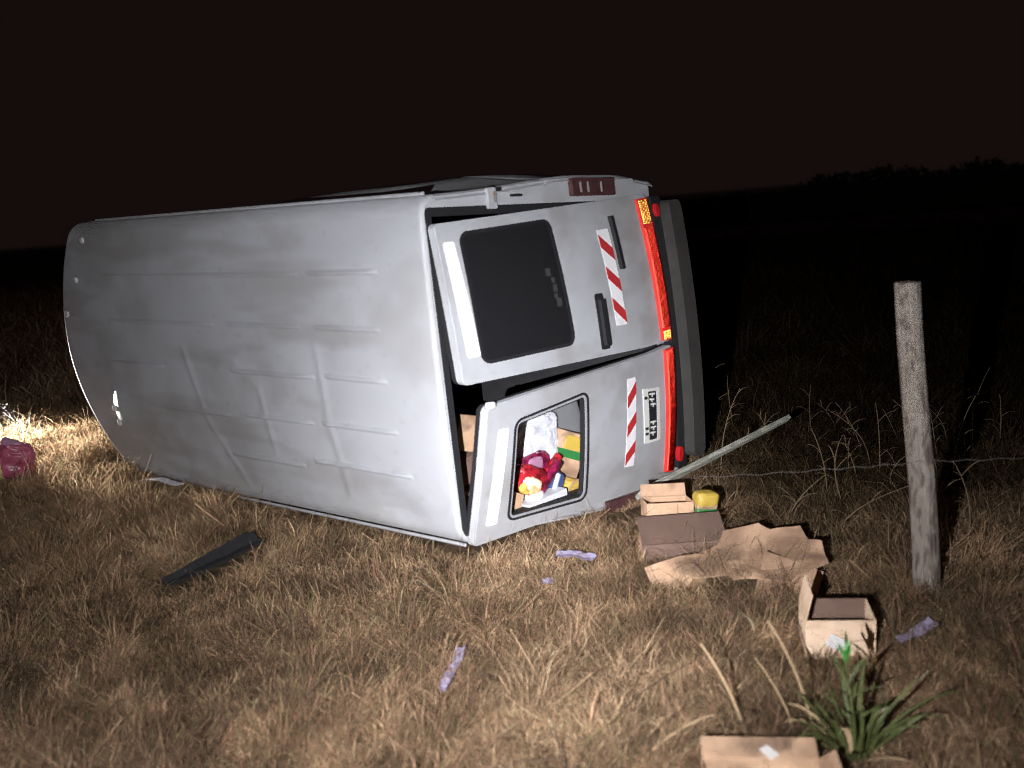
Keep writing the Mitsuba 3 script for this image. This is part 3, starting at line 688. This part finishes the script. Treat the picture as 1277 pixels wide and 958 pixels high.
# pink bundle, yellow pack and a dark stake at the left edge
put('pink_bundle__bag', moved(lump((.27, .2, .28), 31, .20, 2.5, .55, 4), rotz(.4) @ roty(.25), onground(-3.99, 6.83, .20)), 'pink_plastic', smooth=40)
put('pink_bundle__tied_top', moved(lump((.16, .05, .07), 32, .22, 3, .6, 4), rotz(.3) @ roty(.5), onground(-3.97, 6.80, .335)), 'pale_magenta', smooth=40)
say('pink_bundle', 'pink plastic bundle with a pale tied top at the left edge of the picture', 'bundle')
put('yellow_packet', moved(lump((.16, .14, .24), 33, .12, 2.5, .7, 4), np.eye(3), onground(-4.12, 6.72, .14)), 'pale_yellow', smooth=40)
say('yellow_packet', 'pale yellow packet left of the pink bundle', 'packet')
put('dark_stake', tube([onground(-4.36, 7.05, -.05), onground(-4.34, 7.05, .25), onground(-4.36, 7.06, .62)], [.055, .05, .03], 8), 'brown_twig', smooth=60)
say('dark_stake', 'short dark stake at the left edge behind the pink bundle', 'stake')

# ------------------------------------------------------------------ fence post, wires, board
n = 46
pz = np.linspace(-.1, 1.389, n); an = np.linspace(0, 2 * np.pi, 36, endpoint=False)
rows = []
for z in pz:
    r = .056 - .007 * z / 1.39
    rr = r * (1 + .10 * (meshkit.fbm(np.stack([np.cos(an) * 2, np.sin(an) * 2, an * 0 + z * 1.6], -1), 3, 2) - .5) + .06 * (meshkit.fbm(np.stack([np.cos(an) * 7, np.sin(an) * 7, an * 0 + z * 2.0], -1), 2, 3) - .5))
    rows.append(np.stack([1.75 - .066 * z + .008 * math.sin(z * 4) + rr * np.cos(an), 3.61 + rr * np.sin(an), an * 0 + z], -1))
P = np.array(rows); P = np.concatenate([P, P[:, :1]], 1)
pm = grid_mesh(P)
if np.einsum('ij,ij->i', np.array(pm.face_normals), np.array(pm.triangles_center) - [1.72, 3.61, .6])[:400].mean() < 0: pm.invert()
top = np.vstack([P[-1, :-1], [[P[-1, :-1, 0].mean(), 3.61, 1.395]]])
cap = trimesh.Trimesh(top, [[i, (i + 1) % 36, 36] for i in range(36)], process=False)
put('fence_post', cat([pm, cap]), 'weathered_post', smooth=50)
say('fence_post', 'weathered grey wooden fence post standing in the grass right of the van', 'post')
put('fence_post__staple', tube([(1.668, 3.565, 1.02), (1.645, 3.55, 1.04), (1.655, 3.56, 1.06)], .0022, 5), 'fence_wire')
def wire(pts, sag, label):
    p = np.array(pts, float); t = np.linspace(0, 1, 40)
    k = np.linspace(0, 1, len(p))
    c = np.stack([np.interp(t, k, p[:, i]) for i in range(3)], -1)
    c[:, 2] -= sag * 4 * t * (1 - t); c[:, 2] += .004 * np.sin(t * 60)
    k = put('fence_wire_strand', tube(c, .0013, 5), 'fence_wire'); say(k, label, 'wire', None)
wire([(1.715, 3.555, .635), (2.4, 3.60, .63), (6.2, 3.9, .60)], .03, 'thin fence wire running from the post to the right')
wire([(1.705, 3.555, .635), (1.31, 3.62, .64), (.9, 4.2, .46), (.75, 4.9, .22)], .03, 'slack fence wire sagging from the post to the left')
def plank(key, a, b, w0, w1, th, roll, label):
    a, b = np.array(a, float), np.array(b, float)
    d = (b - a) / np.linalg.norm(b - a); s = np.cross(d, [0, 0, 1]); s /= np.linalg.norm(s); nn = np.cross(s, d)
    s, nn = s * math.cos(roll) + nn * math.sin(roll), nn * math.cos(roll) - s * math.sin(roll)
    rows = []
    N = 30
    for i, t in enumerate(np.linspace(0, 1, N)):
        w = w0 + (w1 - w0) * t + .006 * (meshkit.noise(np.array([t * 9, 1, 1.0])) - .5); c = a + (b - a) * t
        e = .1 * th
        prof = [(-w / 2, -th / 2 + e), (-w / 2 + e, -th / 2), (w / 2 - e, -th / 2), (w / 2, -th / 2 + e), (w / 2, th / 2 - e), (w / 2 - e, th / 2),
                (w * .18, th / 2), (w * .16, th / 2 - .004), (w * .12, th / 2 - .004), (w * .10, th / 2), (-w * .2, th / 2), (-w * .22, th / 2 - .004), (-w * .26, th / 2 - .004), (-w * .28, th / 2), (-w / 2 + e, th / 2), (-w / 2, th / 2 - e)]
        rows.append([c + s * x + nn * y for x, y in prof])
    P = np.array(rows); Q = np.concatenate([P, P[:, :1]], 1)
    m = grid_mesh(Q)
    k = P.shape[1]
    caps = [trimesh.Trimesh(np.vstack([P[i], P[i].mean(0)[None]]), [[j, (j + 1) % k, k] for j in range(k)], process=False) for i in (0, -1)]
    kk = put(key, cat([m] + caps), 'grey_board', smooth=25); say(kk, label, 'board')
plank('grey_board', (.72, 5.08, .07), (1.91, 6.00, .22), .12, .06, .030, .75 , 'long grey wooden board sticking out to the right past the van bumper')

# ------------------------------------------------------------------ plants that can be told apart
def leaf(base, tip, width, bow, nseg=7, fold=.25):
    base, tip = np.array(base, float), np.array(tip, float)
    t = np.linspace(0, 1, nseg)
    c = base + (tip - base) * t[:, None]; c[:, 2] += bow * 4 * t * (1 - t)
    d = np.gradient(c, axis=0); d /= np.linalg.norm(d, axis=1, keepdims=True)
    s = np.cross(d, [0, 0, 1.0]) + 1e-6; s /= np.linalg.norm(s, axis=1, keepdims=True)
    w = width * np.sin(np.pi * np.clip(t * .86 + .12, 0, 1)) ** .8
    w[-1] = .0006
    up = np.cross(s, d)
    L, Rr = c - s * w[:, None] / 2 + up * (w * fold)[:, None], c + s * w[:, None] / 2 + up * (w * fold)[:, None]
    return grid_mesh(np.stack([L, c, Rr], 0), .0006)
wb = onground(1.01, 2.56)
wr = np.random.default_rng(5)
nl = 0
for (dx, dz, bow, wd) in ((.37, .20, .05, .012), (.33, .10, .06, .012), (.22, .29, .02, .014), (.17, .25, .03, .014), (-.20, .22, .04, .014), (-.17, .30, .02, .013), (-.10, .31, .02, .015), (-.22, .13, .05, .013), (.10, .22, .04, .014), (.06, .33, .01, .014)):
    tip = wb + [dx, wr.uniform(-.06, .06), dz]
    put('green_weed__leaf', leaf(wb + [dx * .05, 0, .01], tip, wd, bow), 'weed_leaf', smooth=40)
for i in range(34):
    a = wr.uniform(0, 2 * np.pi); r = wr.uniform(.05, .24); h = wr.uniform(.07, .27)
    b = wb + [.03 * math.cos(a), .03 * math.sin(a), .01]
    put('green_weed__leaf', leaf(b, wb + [r * math.cos(a) - .02, r * math.sin(a), h], wr.uniform(.008, .024), wr.uniform(-.01, .07)), 'dry_stem' if i % 6 == 0 else 'weed_leaf', smooth=40)
st = [wb, wb + [.0, .0, .15], wb + [-.02, .02, .36]]
put('green_weed__stem', tube(st, [.005, .004, .003], 6), 'weed_leaf', smooth=50)
for i in range(12):
    a = i * 2.4; z = .12 + .02 * i
    put('green_weed__leaf', leaf(wb + [-.01 - .0006 * i, 0, z], wb + [-.01 + (.10 - .003 * i) * math.cos(a), .10 * math.sin(a), z + .07], .013, .01), 'weed_leaf', smooth=40)
for i in range(9):
    a = i * 2.2
    put('green_weed__fresh_leaf', leaf(wb + [-.02, .02, .345], wb + [-.02 + .024 * math.cos(a), .02 + .024 * math.sin(a), .385 + .004 * i], .016, .004), 'fresh_leaf', smooth=40)
say('green_weed', 'dark green leafy weed with one bright tip in front of the open carton', 'plant')
say('green_weed__fresh_leaf', 'bright green young leaf at the tip')

def stalk(key, base, mid, tip, r0, bsdf, label, catg, group=None, blades=0, seed=0):
    t = np.linspace(0, 1, 12)[:, None]
    base, mid, tip = (np.array(x, float) for x in (base, mid, tip))
    c = base * (1 - t) ** 2 + 2 * mid * t * (1 - t) + tip * t * t
    k = put(key, tube(c, np.linspace(r0, r0 * .45, 12), 6), bsdf, smooth=50)
    say(k, label, catg, group)
    r = np.random.default_rng(seed)
    for i in range(blades):
        b = c[int(r.integers(2, 9))]; a = r.uniform(0, 6.28)
        put(k + '__blade', leaf(b, b + [.13 * math.cos(a), .06 * math.sin(a), r.uniform(.02, .12)], .005, .02), bsdf, smooth=40)
o = onground
stalk('dry_stalk', o(.70, 2.74), o(.665, 2.76, .16), o(.575, 2.80, .305), .0075, 'dry_stem', 'thick pale dry stalk, leftmost of the stalks above the front carton', 'stalk')
stalk('dry_stalk', o(.92, 2.66), o(.90, 2.70, .22), o(.795, 2.75, .40), .0062, 'dry_stem', 'tallest pale dry stalk, rightmost of the stalks above the front carton', 'stalk')
stalk('dry_stalk', o(.86, 2.66), o(.84, 2.70, .14), o(.745, 2.74, .27), .0042, 'dry_stem', 'thin dry stalk between the two thick ones above the front carton', 'stalk')
stalk('dry_stalk', o(.32, 2.60, .02), o(.45, 2.66, .10), o(.60, 2.72, .08), .0050, 'dry_stem', 'pale dry stalk lying low across the grass left of the front carton', 'stalk')
stalk('twig', o(.27, 2.86, .02), o(.36, 2.92, .09), o(.56, 2.98, .13), .0035, 'brown_twig', 'brown twig rising to the right in the middle of the foreground', 'twig')
stalk('twig', o(.08, 2.50, .0), o(.07, 2.62, .06), o(.035, 2.78, .12), .0045, 'brown_twig', 'dark upright twig at the bottom edge', 'twig')
stalk('twig', o(-.20, 2.60, .02), o(-.06, 2.63, .05), o(.06, 2.62, .05), .0035, 'brown_twig', 'dark twig lying along the bottom edge', 'twig')
stalk('twig', o(.14, 3.40, .02), o(.17, 3.48, .06), o(.22, 3.56, .08), .0030, 'brown_twig', 'short dark twig above the pale grass patch', 'twig')
for i, (x, y, h, dx) in enumerate(((-1.80, 6.00, .60, -.10), (-1.72, 5.95, .42, .03), (-1.90, 6.02, .48, -.16), (-1.66, 5.92, .34, .05), (-1.78, 5.92, .30, -.03), (-2.0, 6.1, .36, -.1), (-1.58, 5.84, .26, .08))):
    t = np.linspace(0, 1, 12)[:, None]
    c = o(x, y) * (1 - t) ** 2 + 2 * o(x + dx * .2, y, h * .6) * t * (1 - t) + o(x + dx, y, h) * t * t
    put('tall_weed__stem', tube(c, np.linspace(.005, .002, 12), 6), 'weed_leaf', smooth=50)
    for k in range(5):
        p0 = c[int(wr.integers(2, 10))]; a = wr.uniform(0, 6.28)
        put('tall_weed__blade', leaf(p0, p0 + [.12 * math.cos(a), .05 * math.sin(a), wr.uniform(.03, .13)], .008, .02), 'weed_leaf', smooth=40)
say('tall_weed', 'tall thin green weed standing before the van roof', 'plant')
ws_ = []
for i in range(48):
    x, y = wr.uniform(1.3, 4.2), wr.uniform(3.3, 7.5); h = wr.uniform(.22, .60)
    if abs(x - 1.7) < .12 and y < 3.8 or y < 3.9 and x < 1.5: continue
    t = np.linspace(0, 1, 8)[:, None]
    b, mm, tp = o(x, y), o(x + wr.normal(0, .03), y, h * .6), o(x + wr.normal(0, .12), y + wr.normal(0, .06), h)
    c = b * (1 - t) ** 2 + 2 * mm * t * (1 - t) + tp * t * t
    ws_.append(tube(c, np.linspace(.0035, .0015, 8), 5))
    for _ in range(3):
        p0 = c[int(wr.integers(2, 7))]; a = wr.uniform(0, 6.28)
        ws_.append(leaf(p0, p0 + [.12 * math.cos(a), .06 * math.sin(a), wr.uniform(.02, .10)], .006, .02))
put('dry_weeds', cat(ws_), 'dark_stem', smooth=50)
say('dry_weeds', 'sparse thin dry weed stems standing in the dark grass around the fence post', 'weeds', kind='stuff')

# ------------------------------------------------------------------ grass
def inside_van(x, y):
    d = np.stack([x - VO[0], y - VO[1]], -1)
    u = d @ VM[:2, 0]; l = d @ VM[:2, 2]
    return (u > 0.16) & (u < 2.0) & (l > .10) & (l < 4.75 - .7 * np.abs(u - 1)) 

BOXES = [(.66, 2.40, .17), (1.20, 3.28, .13), (.80, 4.40, .12), (1.10, 4.08, .12), (.80, 4.66, .13), (1.0, 4.62, .08), (-1.72, 4.58, .13), (1.75, 3.61, .06), (-1.60, 4.72, .12), (-1.85, 4.42, .10), (.64, 5.00, .15), (.52, 4.90, .10), (.76, 5.10, .12)]
def blades(n, dmin, dmax, hmean, wmean, seed, half=.66, cent=0.0):
    r = np.random.default_rng(seed)
    d = np.sqrt(r.uniform(dmin ** 2, dmax ** 2, n)); a = cent + r.uniform(-half, half, n)
    x, y = d * np.sin(a), d * np.cos(a)
    ok = ~inside_van(x, y)
    for bx, by, br in BOXES: ok &= np.hypot(x - bx, y - by) > br
    x, y = x[ok], y[ok]; n = len(x)
    p3 = np.stack([x, y, x * 0], -1)
    clump = meshkit.fbm(p3 * 3.3, 3, 21); patch = meshkit.fbm(p3 * .9 + 5, 3, 22); fine = meshkit.fbm(p3 * 9.0, 2, 23); wind = meshkit.fbm(p3 * 1.7 + 11, 2, 24)
    h = hmean * np.exp(r.normal(0, .35, n)) * (.55 + .9 * clump)
    du, dl = (x - VO[0]) * VM[0, 0] + (y - VO[1]) * VM[1, 0], (x - VO[0]) * VM[0, 2] + (y - VO[1]) * VM[1, 2]
    dist = np.hypot(np.maximum(np.maximum(-du, du - 2.1), 0), np.maximum(np.maximum(-dl, dl - 4.4), 0))
    h = h * (.60 + .40 * S((dist - .02) / .20))
    pale = np.exp(-(((x - .22) / .38) ** 2 + ((y - 2.95) / .38) ** 2))          # matted pale tuft in the foreground
    lean_dir = .75 + (wind - .5) * 9.0 + r.normal(0, 1.7, n)
    flat = r.uniform(0, 1, n) < .16                                              # long strands lying matted
    tuft = np.clip((meshkit.fbm(p3 * 5.5 + 31, 2, 26) - .56) * 7, 0, 1)
    h = h * (1 + 1.0 * tuft) * np.where(flat, 2.0, 1.0)
    lean = np.clip(.95 + .50 * r.normal(0, 1, n) + .4 * pale, .1, 1.5)
    lean = np.where(flat, r.uniform(1.25, 1.5, n), lean)
    dirv = np.stack([np.cos(lean_dir), np.sin(lean_dir)], -1)
    face = r.uniform(0, np.pi, n)
    w = wmean * np.exp(r.normal(0, .3, n))
    sv = np.stack([np.cos(face), np.sin(face), face * 0], -1) * (w / 2)[:, None]
    b = np.stack([x, y, ground_z(x, y) - .005], -1)
    l1, l2 = lean * .6, lean
    mid = b + (h * .55)[:, None] * np.concatenate([dirv * np.sin(l1)[:, None], np.cos(l1)[:, None]], 1)
    tip = mid + (h * .45)[:, None] * np.concatenate([dirv * np.sin(l2 + .25)[:, None], np.cos(l2 + .25)[:, None]], 1)
    V = np.stack([b - sv, b + sv, mid - sv * .75, mid + sv * .75, tip], 1).reshape(-1, 3)
    i = np.arange(n)[:, None] * 5
    F = np.concatenate([i + [0, 1, 3], i + [0, 3, 2], i + [2, 3, 4]], 0)
    straw, tan, red, green, dark = (np.array(c) for c in ((.53, .375, .235), (.39, .262, .16), (.32, .19, .123), (.22, .188, .095), (.145, .10, .066)))
    pick = r.uniform(0, 1, n) + (patch - .5) * 1.1 + (fine - .5) * .5 - .30 * (tuft > .5) * (wind > .52) + .12 * flat
    col = np.where((pick < .14)[:, None], dark, np.where((pick < .27)[:, None], green, np.where((pick < .50)[:, None], red, np.where((pick < .86)[:, None], tan, straw))))
    pm = (r.uniform(0, 1, n) < pale * .6)
    col = np.where(pm[:, None], straw * 1.08, col)
    col = col * np.exp(r.normal(0, .25, n))[:, None] * (.42 + 1.15 * fine)[:, None]
    # light falling off at far right, painted into the blade colour
    light_fade = S((y - 3.4 - .5 * (patch - .5)) / 1.7) * S((x - .75) / .8)
    col = col * (1 - light_fade[:, None] * np.array([.76, .76, .78]))
    light_fade2 = S((y - 5.2) / 3.2) * S((x - .4) / 1.2)  # further out, a second step of the painted light falloff
    col = col * (1 - .55 * light_fade2[:, None])
    col = np.clip(col, .006, .85)
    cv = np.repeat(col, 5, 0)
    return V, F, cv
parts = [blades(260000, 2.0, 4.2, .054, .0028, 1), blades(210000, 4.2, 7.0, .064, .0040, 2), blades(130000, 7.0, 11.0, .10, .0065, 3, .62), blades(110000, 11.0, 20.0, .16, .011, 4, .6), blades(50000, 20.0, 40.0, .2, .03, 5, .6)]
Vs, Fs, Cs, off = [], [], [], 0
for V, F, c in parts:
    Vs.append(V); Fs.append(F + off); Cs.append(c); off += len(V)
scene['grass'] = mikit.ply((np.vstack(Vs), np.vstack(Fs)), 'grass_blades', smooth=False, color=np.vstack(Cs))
say('grass', 'dry short tan and green grass covering the ground around the van', 'grass', kind='stuff')

# dark line of far bushes closing the field
hr = np.random.default_rng(3)
n = 26000
a = hr.uniform(-.75, .75, n); d = 62 + hr.uniform(-3, 3, n)
x, y = d * np.sin(a), d * np.cos(a)
top = 1.1 + 2.2 * np.maximum(meshkit.fbm(np.stack([a * 11, a * 0, a * 0], -1), 4, 8) - .28, 0)
z = top * hr.uniform(0, 1, n) ** 1.25
q = hr.normal(0, .17, (n, 3, 3))
V = (np.stack([x, y, z], -1)[:, None] + q).reshape(-1, 3)
put('far_bushes', (V, np.arange(3 * n).reshape(-1, 3)), 'hedge_leaf')
say('far_bushes', 'far dark line of bushes closing the field', 'bushes', kind='stuff')
